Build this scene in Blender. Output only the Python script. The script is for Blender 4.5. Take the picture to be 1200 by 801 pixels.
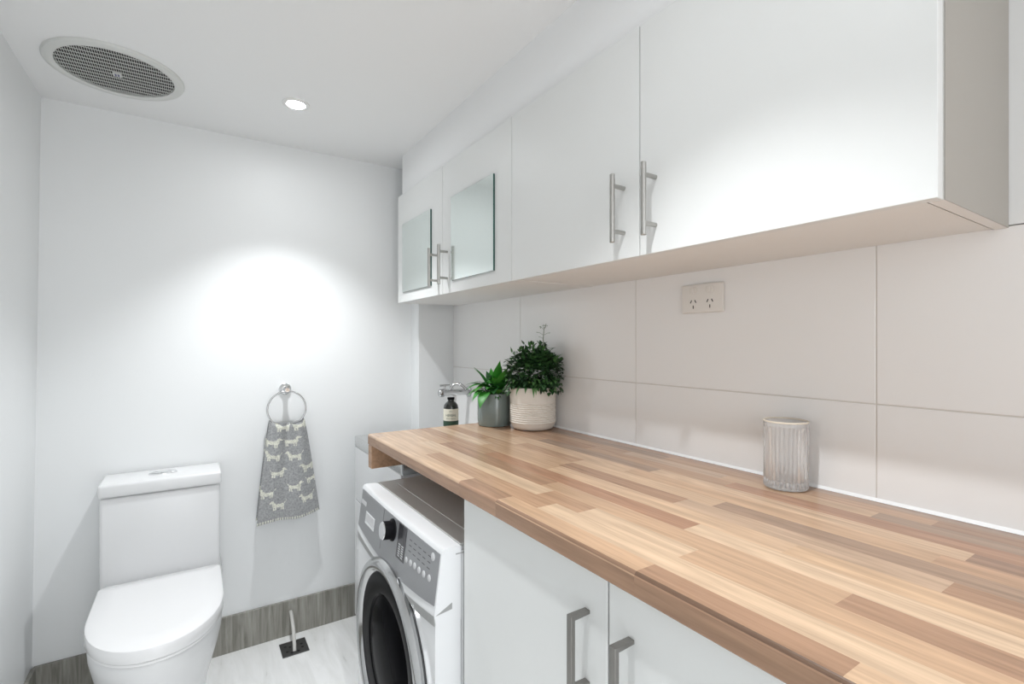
import bpy, bmesh, math, random
from mathutils import Vector, Matrix
random.seed(7)
PI = math.pi
SC = bpy.context.scene
COL = SC.collection
for o in list(bpy.data.objects):
    bpy.data.objects.remove(o, do_unlink=True)

# ------------------------------------------------------------------ camera, world, exposure
H = 1.25                                   # camera height
cam_d = bpy.data.cameras.new('camera'); cam = bpy.data.objects.new('camera', cam_d); COL.objects.link(cam)
cam_d.sensor_width = 36; cam_d.sensor_fit = 'HORIZONTAL'; cam_d.lens = 576/1200*36
cam_d.shift_y = 0.00125; cam_d.clip_start = 0.02
cam.location = (0, 0, H); cam.rotation_euler = (math.radians(90), 0, math.radians(-33.0))
SC.camera = cam
SC.view_settings.view_transform = 'Standard'; SC.view_settings.look = 'None'
SC.view_settings.gamma = 1; SC.view_settings.use_curve_mapping = False
SC.view_settings.exposure = 1.13
w = bpy.data.worlds.new('world'); SC.world = w; w.use_nodes = True
w.node_tree.nodes['Background'].inputs[0].default_value = (0.9, 0.95, 1, 1)
w.node_tree.nodes['Background'].inputs[1].default_value = 0.5
LAMP_W = 20.5
LAMPS = [(0.306, 1.873), (0.306, 0.46), (0.306, -0.95)]
LAMP_COL = (0.955, 0.98, 1.0)
CEIL = 2.095
FILL_W = 6.5  # power of the added fill light behind the camera

# ------------------------------------------------------------------ materials
def nt(m): return m.node_tree.nodes, m.node_tree.links
def mat(name, col, rough=.5, metal=0, spec=.5, coat=0, bump=None, trans=0, ior=1.45, emit=None):
    m = bpy.data.materials.new(name); m.use_nodes = True
    N, L = nt(m); b = N['Principled BSDF']
    b.inputs['Base Color'].default_value = (*col, 1); b.inputs['Roughness'].default_value = rough
    b.inputs['Metallic'].default_value = metal; b.inputs['Specular IOR Level'].default_value = spec
    b.inputs['Coat Weight'].default_value = coat; b.inputs['Transmission Weight'].default_value = trans
    b.inputs['IOR'].default_value = ior
    if emit:
        b.inputs['Emission Color'].default_value = (*emit[0], 1); b.inputs['Emission Strength'].default_value = emit[1]
    if bump:
        sc, st = bump
        tc = N.new('ShaderNodeTexCoord'); n = N.new('ShaderNodeTexNoise'); n.inputs['Scale'].default_value = sc
        n.inputs['Detail'].default_value = 4
        bp = N.new('ShaderNodeBump'); bp.inputs['Strength'].default_value = st; bp.inputs['Distance'].default_value = .002
        L.new(tc.outputs['Object'], n.inputs['Vector']); L.new(n.outputs['Fac'], bp.inputs['Height'])
        L.new(bp.outputs['Normal'], b.inputs['Normal'])
    return m
def ramp_mat(name, cols, scale, stretch, rough=.5, detail=6, distortion=.5, bump=.0, coat=0):
    """noise stretched along an axis drives a colour ramp (grain)"""
    m = mat(name, cols[0][1], rough, coat=coat); N, L = nt(m); b = N['Principled BSDF']
    tc = N.new('ShaderNodeTexCoord'); mp = N.new('ShaderNodeMapping'); mp.inputs['Scale'].default_value = stretch
    n = N.new('ShaderNodeTexNoise'); n.inputs['Scale'].default_value = scale; n.inputs['Detail'].default_value = detail
    n.inputs['Distortion'].default_value = distortion; n.inputs['Roughness'].default_value = .62
    r = N.new('ShaderNodeValToRGB')
    while len(r.color_ramp.elements) < len(cols): r.color_ramp.elements.new(.5)
    for e, (p, c) in zip(r.color_ramp.elements, cols): e.position = p; e.color = (*c, 1)
    L.new(tc.outputs['Object'], mp.inputs['Vector']); L.new(mp.outputs['Vector'], n.inputs['Vector'])
    L.new(n.outputs['Fac'], r.inputs['Fac']); L.new(r.outputs['Color'], b.inputs['Base Color'])
    if bump:
        bp = N.new('ShaderNodeBump'); bp.inputs['Strength'].default_value = bump; bp.inputs['Distance'].default_value = .001
        L.new(n.outputs['Fac'], bp.inputs['Height']); L.new(bp.outputs['Normal'], b.inputs['Normal'])
    return m
def attr_mat(name, rough, attr='col', bump=None, noise=None, coat=0, spec=.5):
    m = mat(name, (1, 1, 1), rough, bump=bump, coat=coat, spec=spec); N, L = nt(m); b = N['Principled BSDF']
    a = N.new('ShaderNodeAttribute'); a.attribute_name = attr
    out = a.outputs['Color']
    if noise:
        tc = N.new('ShaderNodeTexCoord'); n = N.new('ShaderNodeTexNoise'); n.inputs['Scale'].default_value = noise[0]
        n.inputs['Detail'].default_value = 5
        mr = N.new('ShaderNodeMapRange'); mr.inputs[1].default_value = .3; mr.inputs[2].default_value = .7
        mr.inputs[3].default_value = noise[1]; mr.inputs[4].default_value = noise[2]
        mx = N.new('ShaderNodeVectorMath'); mx.operation = 'SCALE'
        L.new(tc.outputs['Object'], n.inputs['Vector']); L.new(n.outputs['Fac'], mr.inputs[0])
        L.new(out, mx.inputs[0]); L.new(mr.outputs[0], mx.inputs['Scale']); out = mx.outputs[0]
    L.new(out, b.inputs['Base Color'])
    return m
def lin(r, g, b): return tuple(((c/255)/12.92 if c <= 10 else (((c/255)+.055)/1.055)**2.4) for c in (r, g, b))

M = {}
M['paint'] = mat('white_wall_paint', (.86, .873, .875), .42, spec=.35, bump=(6, .05))
M['ceil'] = mat('white_ceiling_paint', (.90, .905, .905), .7, spec=.2)
M['tile'] = mat('glossy_white_tile', (.88, .87, .86), .10, spec=.5, bump=(2.5, .05))
M['grout'] = mat('beige_grout', (.70, .67, .63), .9)
M['caulk'] = mat('white_caulk', (.88, .88, .88), .4)
M['lam'] = mat('white_cabinet_laminate', (.79, .80, .79), .38, spec=.3)
M['carcass'] = mat('white_carcass_board', (.84, .83, .81), .5)
M['edge'] = mat('shaded_beige_panel', (.40, .375, .34), .5)  # beige taken darker, the end panel's shade put into the colour
M['ceramic'] = mat('white_ceramic', (.80, .805, .81), .26, coat=.1)
M['seatp'] = mat('white_seat_plastic', (.90, .90, .905), .18)
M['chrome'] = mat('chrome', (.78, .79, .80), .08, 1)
M['chrome_dark'] = mat('dark_chrome', (.56, .565, .57), .13, 1)  # darker chrome for the ring, tap and washer door
M['steel'] = mat('brushed_steel', (.46, .45, .43), .32, 1, bump=(300, .1))
M['nickel'] = mat('satin_nickel', (.30, .29, .275), .36, 1)
M['mirror'] = mat('mirror_glass', (.78, .84, .82), .16, 1)
M['mirror_edge'] = mat('green_glass_edge', (.02, .09, .075), .15)
M['plastic'] = mat('white_plastic', (.82, .82, .81), .3)
M['cream_plastic'] = mat('cream_plastic', (.80, .77, .73), .35)
M['enamel'] = mat('white_enamel', (.80, .81, .82), .2, coat=.3)
M['enamel_top'] = mat('shaded_white_lid', (.74, .735, .72), .35)  # white lid greyed by the shade it lies in
M['silver'] = mat('silver_panel', (.30, .305, .315), .28, .35, bump=(200, .04))
M['silver_light'] = mat('light_silver_button', (.66, .66, .67), .3, .2)
M['display'] = mat('dark_display', (.05, .05, .055), .2)
M['black'] = mat('black_gloss', (.008, .008, .009), .3, spec=.1, ior=1.3)
M['rubber'] = mat('dark_rubber', (.03, .03, .032), .5)
M['dark'] = mat('dark_hollow', (.02, .02, .02), .8)
M['door_glass'] = mat('smoked_door_glass', (.006, .006, .007), .18, spec=.03, ior=1.2)
M['lip'] = mat('grey_plastic_lip', (.36, .365, .36), .4)
M['drain'] = mat('dark_drain_steel', (.13, .13, .13), .35, .8)
M['hose'] = mat('grey_hose', (.62, .61, .58), .35)
M['skirt'] = ramp_mat('taupe_wood_tile', [(.30, lin(112, 110, 102)), (.5, lin(146, 144, 136)), (.72, lin(172, 170, 163))], 7, (9, 9, .55), .35, bump=.1)
M['floor'] = ramp_mat('pale_wood_look_tile', [(.24, lin(200, 199, 195)), (.34, lin(238, 238, 236)), (.60, lin(250, 250, 249))], 3.0, (6.5, 1.0, 1), .28, detail=8, distortion=1.1, bump=.05)
M['leaf'] = None
M['glass'] = mat('clear_glass', (.97, .965, .96), .0, trans=.76, ior=1.45)
M['bottle'] = mat('dark_amber_glass', (.012, .014, .012), .06, coat=.5)
M['label'] = mat('cream_paper_label', lin(232, 228, 212), .6)
M['label_green'] = mat('green_label_band', lin(52, 78, 62), .6)
M['ink'] = mat('dark_green_ink', lin(70, 95, 80), .6)
M['pot_cream'] = mat('cream_ribbed_ceramic', (.80, .755, .69), .55, bump=(40, .1))
M['pot_green'] = mat('grey_green_glazed_ceramic', (.19, .235, .225), .13, coat=.6)
M['soil'] = mat('dark_soil', (.03, .02, .015), .95, bump=(60, 1))
M['pale_stem'] = mat('pale_flower_stem', lin(150, 156, 142), .6)
M['lamp'] = mat('lamp_diffuser', (1, 1, 1), .5, emit=((.965, .985, 1), 75))
M['fan_white'] = mat('fan_white_plastic', (.70, .71, .69), .45)
M['badge_ink'] = mat('blue_badge_ink', lin(95, 95, 130), .5)

# ------------------------------------------------------------------ helpers
def link_mesh(name, me, material=None, parent=None, smooth=False):
    if material is not None:
        for mm in (material if isinstance(material, (list, tuple)) else [material]): me.materials.append(mm)
    if smooth:
        me.shade_smooth()
        if hasattr(me, 'set_sharp_from_angle'): me.set_sharp_from_angle(angle=math.radians(38))
    o = bpy.data.objects.new(name, me); COL.objects.link(o)
    if parent:
        o.parent = parent
    return o
def fin(name, bm, material=None, parent=None, smooth=False):
    bmesh.ops.recalc_face_normals(bm, faces=bm.faces)
    me = bpy.data.meshes.new(name); bm.to_mesh(me); bm.free()
    o = link_mesh(name, me, material, parent, smooth)
    if parent:      # geometry is written in world coordinates: keep it there
        M4 = Matrix.Identity(4); p = parent
        chain = []
        while p: chain.append(p); p = p.parent
        for q in reversed(chain): M4 = M4 @ (Matrix.Translation(q.location) if q.type == 'EMPTY' else Matrix.Identity(4))
        me.transform(M4.inverted())
    return o
def tag(o, label=None, cat=None, group=None, kind=None):
    if label: o['label'] = label
    if cat: o['category'] = cat
    if group: o['group'] = group
    if kind: o['kind'] = kind
    return o
def thing(name, loc, label, cat, group=None):
    e = bpy.data.objects.new(name, None); e.empty_display_size = .05; COL.objects.link(e)
    e.location = loc
    return tag(e, label, cat, group)
def struct(name, bm, m, label, smooth=False):
    o = fin(name, bm, m, None, smooth); return tag(o, label, None, None, 'structure')
def box(bm, x0, x1, y0, y1, z0, z1, bev=0, seg=2, mi=0):
    r = bmesh.ops.create_cube(bm, size=1)
    vs = r['verts']
    bmesh.ops.scale(bm, vec=(x1-x0, y1-y0, z1-z0), verts=vs)
    bmesh.ops.translate(bm, vec=((x0+x1)/2, (y0+y1)/2, (z0+z1)/2), verts=vs)
    fs = set(f for v in vs for f in v.link_faces)
    for f in fs: f.material_index = mi
    if bev:
        es = list(set(e for v in vs for e in v.link_edges))
        bmesh.ops.bevel(bm, geom=es, offset=bev, segments=seg, profile=.5, affect='EDGES', clamp_overlap=True, material=mi)
    return bm
def bx(*a, **k): return box(bmesh.new(), *a, **k)
def prism(bm, pts, axis, a0, a1):
    """polygon pts (2D) extruded along axis x/y/z"""
    def P(p, a):
        return {'x': (a, p[0], p[1]), 'y': (p[0], a, p[1]), 'z': (p[0], p[1], a)}[axis]
    A = [bm.verts.new(P(p, a0)) for p in pts]; B = [bm.verts.new(P(p, a1)) for p in pts]
    n = len(pts)
    bm.faces.new(A); bm.faces.new(B[::-1])
    for i in range(n): bm.faces.new((A[i], A[(i+1) % n], B[(i+1) % n], B[i]))
    return bm
def lathe(bm, prof, c=(0, 0, 0), n=48, axis='z', rfun=None, close=False):
    rings = []
    for (r, h) in prof:
        ring = []
        if r < 1e-6:
            v = bm.verts.new((0, 0, h)); ring = [v]
        else:
            for i in range(n):
                a = 2*PI*i/n; rr = r*(rfun(a, h) if rfun else 1)
                ring.append(bm.verts.new((rr*math.cos(a), rr*math.sin(a), h)))
        rings.append(ring)
    allv = [v for r in rings for v in r]
    pairs = list(zip(rings, rings[1:]))
    if close: pairs.append((rings[-1], rings[0]))
    for A, B in pairs:
        if len(A) == 1 and len(B) == 1: continue
        for i in range(n):
            j = (i+1) % n
            if len(A) == 1: bm.faces.new((A[0], B[i], B[j]))
            elif len(B) == 1: bm.faces.new((A[i], A[j], B[0]))
            else: bm.faces.new((A[i], A[j], B[j], B[i]))
    if not close:
        for R in (rings[0], rings[-1]):
            if len(R) > 2: bm.faces.new(R)
    if axis == 'x': rot = Matrix.Rotation(PI/2, 4, 'Y')
    elif axis == '-x': rot = Matrix.Rotation(-PI/2, 4, 'Y')
    elif axis == 'y': rot = Matrix.Rotation(-PI/2, 4, 'X')
    elif axis == '-y': rot = Matrix.Rotation(PI/2, 4, 'X')
    elif axis == '-z': rot = Matrix.Rotation(PI, 4, 'X')
    elif isinstance(axis, Vector): rot = axis.to_track_quat('Z', 'Y').to_matrix().to_4x4()
    else: rot = Matrix.Identity(4)
    bmesh.ops.transform(bm, matrix=Matrix.Translation(c) @ rot, verts=allv)
    return bm
def tube(bm, pts, r, n=12, closed=False, caps=True):
    pts = [Vector(p) for p in pts]; N = len(pts); rings = []
    up = Vector((0, 0, 1)); prevx = None
    for i, p in enumerate(pts):
        if closed: t = (pts[(i+1) % N]-pts[i-1]).normalized()
        else: t = (pts[min(i+1, N-1)]-pts[max(i-1, 0)]).normalized()
        if prevx is None:
            a = up if abs(t.dot(up)) < .95 else Vector((1, 0, 0)); x = t.cross(a).normalized()
        else: x = (prevx-t*prevx.dot(t)).normalized()
        prevx = x; y = t.cross(x)
        rr = r[i] if isinstance(r, (list, tuple)) else r
        rings.append([bm.verts.new(p+x*rr*math.cos(2*PI*k/n)+y*rr*math.sin(2*PI*k/n)) for k in range(n)])
    for i in range(N if closed else N-1):
        A, B = rings[i], rings[(i+1) % N]
        for k in range(n): bm.faces.new((A[k], A[(k+1) % n], B[(k+1) % n], B[k]))
    if not closed and caps: bm.faces.new(rings[0]); bm.faces.new(rings[-1][::-1])
    return bm
def bez(p0, p1, p2, p3, n=16):
    p0, p1, p2, p3 = map(Vector, (p0, p1, p2, p3)); out = []
    for i in range(n+1):
        t = i/n; out.append(p0*(1-t)**3+p1*3*t*(1-t)**2+p2*3*t*t*(1-t)+p3*t**3)
    return out
def loft(bm, sections, cap=True):
    rings = [[bm.verts.new(p) for p in s] for s in sections]; n = len(rings[0])
    for A, B in zip(rings, rings[1:]):
        for k in range(n): bm.faces.new((A[k], A[(k+1) % n], B[(k+1) % n], B[k]))
    if cap: bm.faces.new(rings[0]); bm.faces.new(rings[-1][::-1])
    return bm

# ------------------------------------------------------------------ the room
XR, XL, YB, YF = 1.08, -.445, 2.296, -1.6
YN = 2.198                                   # front face of the small nib wall
CX, CY1, CY0 = .78, 2.15, .224               # wall cabinet front, far end, near end
CB, CT = 1.432, 1.912                        # wall cabinet bottom, top
struct('floor', bx(XL-.1, XR+.12, YF, YB+.1, -.06, 0), M['floor'], 'pale grey wood-look tile floor')
struct('ceiling', bx(XL-.1, XR+.12, YF, YB+.1, CEIL, CEIL+.06), M['ceil'], 'flat white ceiling')
struct('wall_back', bx(XL-.1, XR+.12, YB, YB+.08, 0, CEIL), M['paint'], 'white painted back wall behind the toilet')
bm = bmesh.new()                             # left wall leans out a touch towards the floor
prism(bm, [(XL+.008, CEIL), (XL-.017, 0), (XL-.09, 0), (XL-.09, CEIL)], 'y', YF, YB)
struct('wall_left', bm, M['paint'], 'white painted left wall')
# right wall: painted plane with tiles above the worktop
bm = bmesh.new()
box(bm, XR+.009, XR+.09, YF, YB, 0, CEIL, mi=0)
box(bm, XR+.0012, XR+.0088, YF+.01, YN, .76, CB+.003, mi=1)
jy = [-1.397, -.797, -.197, .403, 1.003, 1.603, YN]
jz = [.762, 1.135, CB+.0035]
for a, b in zip(jy, jy[1:]):
    for c, d in zip(jz, jz[1:]):
        box(bm, XR, XR+.008, a+.0013, b-.0013, c+.0013, d-.0013, bev=.0006, seg=1, mi=2)
box(bm, XR, XR+.0088, YF+.01, YN, CB+.0045, CEIL, mi=0)
box(bm, XR, XR+.0088, YF+.01, YN, 0, .76, mi=0)
struct('wall_right', bm, [M['paint'], M['grout'], M['tile']], 'white wall with large glossy rectangular tiles above the worktop')
bm = bx(.901, XR+.09, YN, YB, 0, CEIL)
struct('wall_nib', bm, M['paint'], 'short white wall nib in the far right corner')
struct('wall_bulkhead', bx(.795, XR+.05, YF+.01, 2.135, CT+.002, CEIL), M['ceil'], 'white bulkhead over the wall cabinets')
# wall behind the camera, with an opening added to let fill light in
bm = bmesh.new()
box(bm, XL-.09, -.30, YF-.08, YF, 0, CEIL); box(bm, .50, XR+.09, YF-.08, YF, 0, CEIL); box(bm, -.30, .50, YF-.08, YF, 2.0, CEIL)
struct('wall_front', bm, M['paint'], 'white wall behind the camera with an opening added for fill light')
bm = bx(.068-.2, .601, YB-.011, YB, 0, .15, bev=.001, seg=1)
bm2 = bmesh.new(); box(bm2, XL-.01, .9, YB-.011, YB, 0, .148, bev=.001, seg=1); bm.free()
struct('baseboard_back', bm2, M['skirt'], 'taupe wood-look tile skirting along the back wall')
bm = bmesh.new(); prism(bm, [(XL-.016, .148), (XL-.018, 0), (XL-.004, 0), (XL-.003, .148)], 'y', YF, YB-.012)
sk = struct('baseboard_left', bm, M['skirt'], 'taupe wood-look tile skirting along the left wall')
# sealant bead along the back of the worktop
CTOP = .953; CTH = .034; CFX = .482; CEND = 1.61; CNEAR = -.75
bm = bmesh.new(); prism(bm, [(XR-.0055, CTOP+.0004), (XR-.0001, CTOP+.0004), (XR-.0001, CTOP+.006)], 'y', CNEAR, CEND)
struct('trim_1', bm, M['caulk'], 'white sealant bead between worktop and tiles')

# fill light added in that opening, unseen behind the camera
ld = bpy.data.lights.new('rear_fill_light', 'AREA'); ld.shape = 'RECTANGLE'; ld.size = .8; ld.size_y = 1.9; ld.energy = FILL_W
ld.color = (.97, .985, 1)
lo = bpy.data.objects.new('rear_fill_light', ld); COL.objects.link(lo); lo.location = (.1, YF-.1, 1.0); lo.rotation_euler = (PI/2, 0, 0)

# ------------------------------------------------------------------ downlights
def downlight(x, y, label):
    t = thing('downlight', (x, y, CEIL), label, 'ceiling light', 'recessed ceiling downlights')
    bm = bmesh.new(); lathe(bm, [(.046, 0), (.045, -.003), (.038, -.005), (.031, -.004), (.0285, 0)], (x, y, CEIL), 48, close=True)
    fin('trim_ring', bm, M['plastic'], t, True)
    bm = bmesh.new(); lathe(bm, [(0, -.0012), (.029, -.0012), (.029, -.0004), (0, -.0004)], (x, y, CEIL), 40)
    fin('lamp_lens', bm, M['lamp'], t)
    l = bpy.data.lights.new('lamp', 'SPOT'); l.energy = LAMP_W; l.color = LAMP_COL
    l.spot_size = math.radians(97); l.spot_blend = .75; l.shadow_soft_size = .018
    o = bpy.data.objects.new('lamp_light', l); COL.objects.link(o); o.parent = t; o.location = (0, 0, -.022)
downlight(*LAMPS[0], 'round recessed downlight glowing in the ceiling above the towel ring')
downlight(*LAMPS[1], 'round recessed downlight out of frame above the nearer cabinet')
downlight(*LAMPS[2], 'round recessed downlight added unseen behind the camera for bounce light')  # added lamp, never in view; extends the row for more bounce

# ------------------------------------------------------------------ ceiling exhaust fan
vx, vy = -.197, 1.951
t = thing('exhaust_fan', (vx, vy, CEIL), 'round white exhaust fan with a fine slotted grille in the ceiling', 'exhaust fan')
bm = bmesh.new(); lathe(bm, [(.1745, 0), (.1745, -.004), (.172, -.008), (.163, -.011), (.154, -.011), (.147, -.008), (.147, 0)], (vx, vy, CEIL), 72, close=True)
fin('outer_ring', bm, M['fan_white'], t, True)
bm = bmesh.new(); lathe(bm, [(0, -.0006), (.149, -.0006), (.149, 0), (0, 0)], (vx, vy, CEIL), 48)
fin('dark_opening', bm, M['dark'], t)
bm = bmesh.new(); R = .1475
n = 52
for i in range(n+1):
    xx = -R+2*R*i/n; h = math.sqrt(max(R*R-xx*xx, 0))
    if h > .004: box(bm, vx+xx-.0006, vx+xx+.0006, vy-h, vy+h, CEIL-.0075, CEIL-.0062)
for i in range(1, 13):
    yy = -R+2*R*i/13; h = math.sqrt(R*R-yy*yy)
    box(bm, vx-h, vx+h, vy+yy-.0009, vy+yy+.0009, CEIL-.0075, CEIL-.006)
fin('grille', bm, M['fan_white'], t)
b = fin('badge', bx(vx-.0105, vx+.0105, vy-.012, vy+.012, CEIL-.0125, CEIL-.008, bev=.001), M['fan_white'], t)
bm = bmesh.new(); box(bm, vx-.006, vx-.0015, vy-.008, vy+.008, CEIL-.0131, CEIL-.0124); box(bm, vx+.001, vx+.0055, vy-.008, vy+.006, CEIL-.0131, CEIL-.0124)
fin('badge_mark', bm, M['badge_ink'], b)

# ------------------------------------------------------------------ wall cabinets
def bar_handle(y, z0, z1, parent, xf):
    """round T-bar handle on two posts, on a face at x = xf facing -x"""
    bm = bmesh.new(); xb = xf-.035
    lathe(bm, [(0, 0), (.0045, 0), (.0056, .001), (.0056, z1-z0-.001), (.0045, z1-z0), (0, z1-z0)], (xb, y, z0), 20)
    zc = (z0+z1)/2
    for s in (-1, 1):
        lathe(bm, [(0, 0), (.0046, 0), (.0046, .034), (0, .034)], (xf, y, zc+s*.048), 16, axis='-x')
    return fin('bar_handle', bm, M['steel'], parent, True)
def wall_cabinet(y0, y1, label, hz, mirrors=None, slot=False):
    t = thing('wall_cabinet', ((CX+XR)/2, (y0+y1)/2, CB), label, 'cabinet', 'white wall cabinets over the worktop')
    ym = (y0+y1)/2
    bm = bmesh.new(); x0 = CX+.0195; x1 = XR-.0005; th = .016
    box(bm, x0, x1, y0+.0005, y0+th, CB, CT-.001); box(bm, x0, x1, y1-th, y1-.0005, CB, CT-.001)
    box(bm, x0, x1, y0+th+(.0035 if slot else .001), y1-th, CB+.0015, CB+th); box(bm, x0, x1, y0+th, y1-th, CT-th, CT-.001)
    box(bm, x1-.006, x1, y0+th, y1-th, CB+th, CT-th)
    if slot:   # dark strip filling the gap by the side panel, in place of its shade
        box(bm, x0, x1-.03, y0+th+.0002, y0+th+.0033, CB+.003, CB+.01, mi=1)
    fin('carcass', bm, [M['carcass'], M['dark']], t)
    if slot:
        fin('side_panel', bx(CX+.0195, XR-.0006, y0-.0006, y0+.0004, CB+.0002, CT-.0015), M['edge'], t)['label'] = 'beige end panel with its shade painted in'
    for (a, b, hy, mir) in ((y0, ym, ym-.042, 0), (ym, y1, ym+.044, 1)):
        d = fin('door', bx(CX, CX+.018, a+.0012, b-.0012, CB, CT-.001, bev=.0008, seg=1), M['lam'], t)
        bar_handle(hy, hz[0], hz[1], d, CX)
        if mirrors:
            m0, m1 = mirrors[mir]
            bm = bx(CX-.0062, CX-.0002, m0, m1, 1.474, 1.772, mi=1)
            for f in bm.faces:
                f.material_index = 0 if f.normal.x < -.5 else 1
            fin('mirror_panel', bm, [M['mirror'], M['mirror_edge']], d)['label'] = 'rectangular frameless mirror on cabinet door'
    return t
YM = (CY0+CY1)/2
YM = 1.203
wall_cabinet(CY0, YM, 'nearer white wall cabinet with two plain doors and long steel bar handles', (1.463, 1.608), slot=True)
wall_cabinet(YM, CY1, 'farther white wall cabinet with a square mirror on each door', (1.463, 1.608), mirrors=[(1.298, 1.594), (1.775, 2.08)])

# ------------------------------------------------------------------ worktop
def LT(r, g, b, k=1):
    r, g, b = (v+(w-v)*.22 for v, w in zip((r, g, b), (196, 155, 119)))
    m = (r+g+b)/3; f = .78
    return tuple(c*k for c in lin(m+(r-m)*f+1, m+(g-m)*f, m+(b-m)*f))
TONES = {'L': LT(222, 188, 150), 'l': LT(217, 178, 138), 't': LT(204, 162, 122), 'm': LT(190, 145, 108), 'b': LT(170, 126, 94), 'r': LT(178, 124, 90),
         'd': LT(150, 110, 84), 'g': LT(160, 128, 103), 'e': LT(198, 164, 132), 'o': LT(212, 172, 130)}
rows_x = [CFX, .521, .566, .611, .657, .700, .748, .794, .838, .884, .926, .972, 1.010, 1.048, XR-.0005]
N0 = CNEAR
rows = [
 [(CEND, 'e'), (1.53, 'l'), (.953, 'b'), (.80, 't'), (.45, 'b'), (.207, 'l'), (-.1, 'm')],
 [(CEND, 'l'), (1.228, 'm'), (.72, 'L'), (-.15, 't')],
 [(CEND, 'l'), (1.39, 'L'), (.785, 'm'), (.66, 'L'), (.447, 't'), (.0, 'l')],
 [(CEND, 't'), (1.34, 'b'), (.83, 't'), (.269, 'b'), (-.2, 't')],
 [(CEND, 'm'), (1.15, 'r'), (.509, 'L'), (.05, 't')],
 [(CEND, 'L'), (1.255, 't'), (.93, 'l'), (.377, 'o'), (-.2, 'm')],
 [(CEND, 'm'), (1.33, 't'), (.944, 'b'), (.603, 'e'), (.213, 'b'), (-.2, 't')],
 [(CEND, 'l'), (1.207, 'm'), (.95, 'l'), (.554, 'g'), (-.02, 'm')],
 [(CEND, 't'), (1.3, 'l'), (.815, 't'), (.25, 'm')],
 [(CEND, 'm'), (1.22, 'g'), (.78, 'l'), (.226, 'd'), (-.3, 't')],
 [(CEND, 'b'), (1.05, 'm'), (.62, 'r'), (.15, 'm')],
 [(CEND, 'm'), (.95, 'e'), (.66, 't'), (.372, 'g'), (.0, 'b')],
 [(CEND, 'g'), (.85, 'm'), (.3, 'b')],
 [(CEND, 'b'), (.6, 'g'), (.1, 'b')],
]
mw = mat('butcher_block_laminate', (.5, .4, .3), .27, spec=.5, coat=.15); N, L = nt(mw); bs = N['Principled BSDF']
at = N.new('ShaderNodeAttribute'); at.attribute_name = 'col'
sd = N.new('ShaderNodeAttribute'); sd.attribute_name = 'seed'
tc = N.new('ShaderNodeTexCoord')
add = N.new('ShaderNodeVectorMath'); add.operation = 'ADD'; L.new(tc.outputs['Object'], add.inputs[0]); L.new(sd.outputs['Vector'], add.inputs[1])
mp = N.new('ShaderNodeMapping'); mp.inputs['Scale'].default_value = (46, 2.6, 46); L.new(add.outputs[0], mp.inputs['Vector'])
n1 = N.new('ShaderNodeTexNoise'); n1.inputs['Scale'].default_value = 1.6; n1.inputs['Detail'].default_value = 6; n1.inputs['Distortion'].default_value = .5; n1.inputs['Roughness'].default_value = .6
L.new(mp.outputs[0], n1.inputs['Vector'])
mp2 = N.new('ShaderNodeMapping'); mp2.inputs['Scale'].default_value = (300, 9, 300); L.new(add.outputs[0], mp2.inputs['Vector'])
n2 = N.new('ShaderNodeTexNoise'); n2.inputs['Scale'].default_value = 1.; n2.inputs['Detail'].default_value = 3; L.new(mp2.outputs[0], n2.inputs['Vector'])
# warped cathedral figure
mp3 = N.new('ShaderNodeMapping'); mp3.inputs['Scale'].default_value = (20, 1.7, 20); L.new(add.outputs[0], mp3.inputs['Vector'])
n3 = N.new('ShaderNodeTexNoise'); n3.inputs['Scale'].default_value = .8; n3.inputs['Detail'].default_value = 1; L.new(mp3.outputs[0], n3.inputs['Vector'])
ml = N.new('ShaderNodeMath'); ml.operation = 'MULTIPLY'; ml.inputs[1].default_value = 70; L.new(n3.outputs['Fac'], ml.inputs[0])
sn = N.new('ShaderNodeMath'); sn.operation = 'SINE'; L.new(ml.outputs[0], sn.inputs[0])
def mr(src, a, b, c, d):
    x = N.new('ShaderNodeMapRange'); L.new(src, x.inputs[0])
    for i, v in zip((1, 2, 3, 4), (a, b, c, d)): x.inputs[i].default_value = v
    return x.outputs[0]
f1 = mr(n1.outputs['Fac'], .3, .7, .78, 1.13); f2 = mr(n2.outputs['Fac'], .3, .7, .95, 1.05); f3 = mr(sn.outputs[0], -1, 1, .945, 1.045)
m1 = N.new('ShaderNodeMath'); m1.operation = 'MULTIPLY'; L.new(f1, m1.inputs[0]); L.new(f2, m1.inputs[1])
m2 = N.new('ShaderNodeMath'); m2.operation = 'MULTIPLY'; L.new(m1.outputs[0], m2.inputs[0]); L.new(f3, m2.inputs[1])
gm = N.new('ShaderNodeGamma'); L.new(at.outputs['Color'], gm.inputs[0]); gm.inputs[1].default_value = 1.0
vs = N.new('ShaderNodeVectorMath'); vs.operation = 'SCALE'; L.new(gm.outputs[0], vs.inputs[0]); L.new(m2.outputs[0], vs.inputs['Scale'])
L.new(vs.outputs[0], bs.inputs['Base Color'])
M['wood'] = mw

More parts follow.
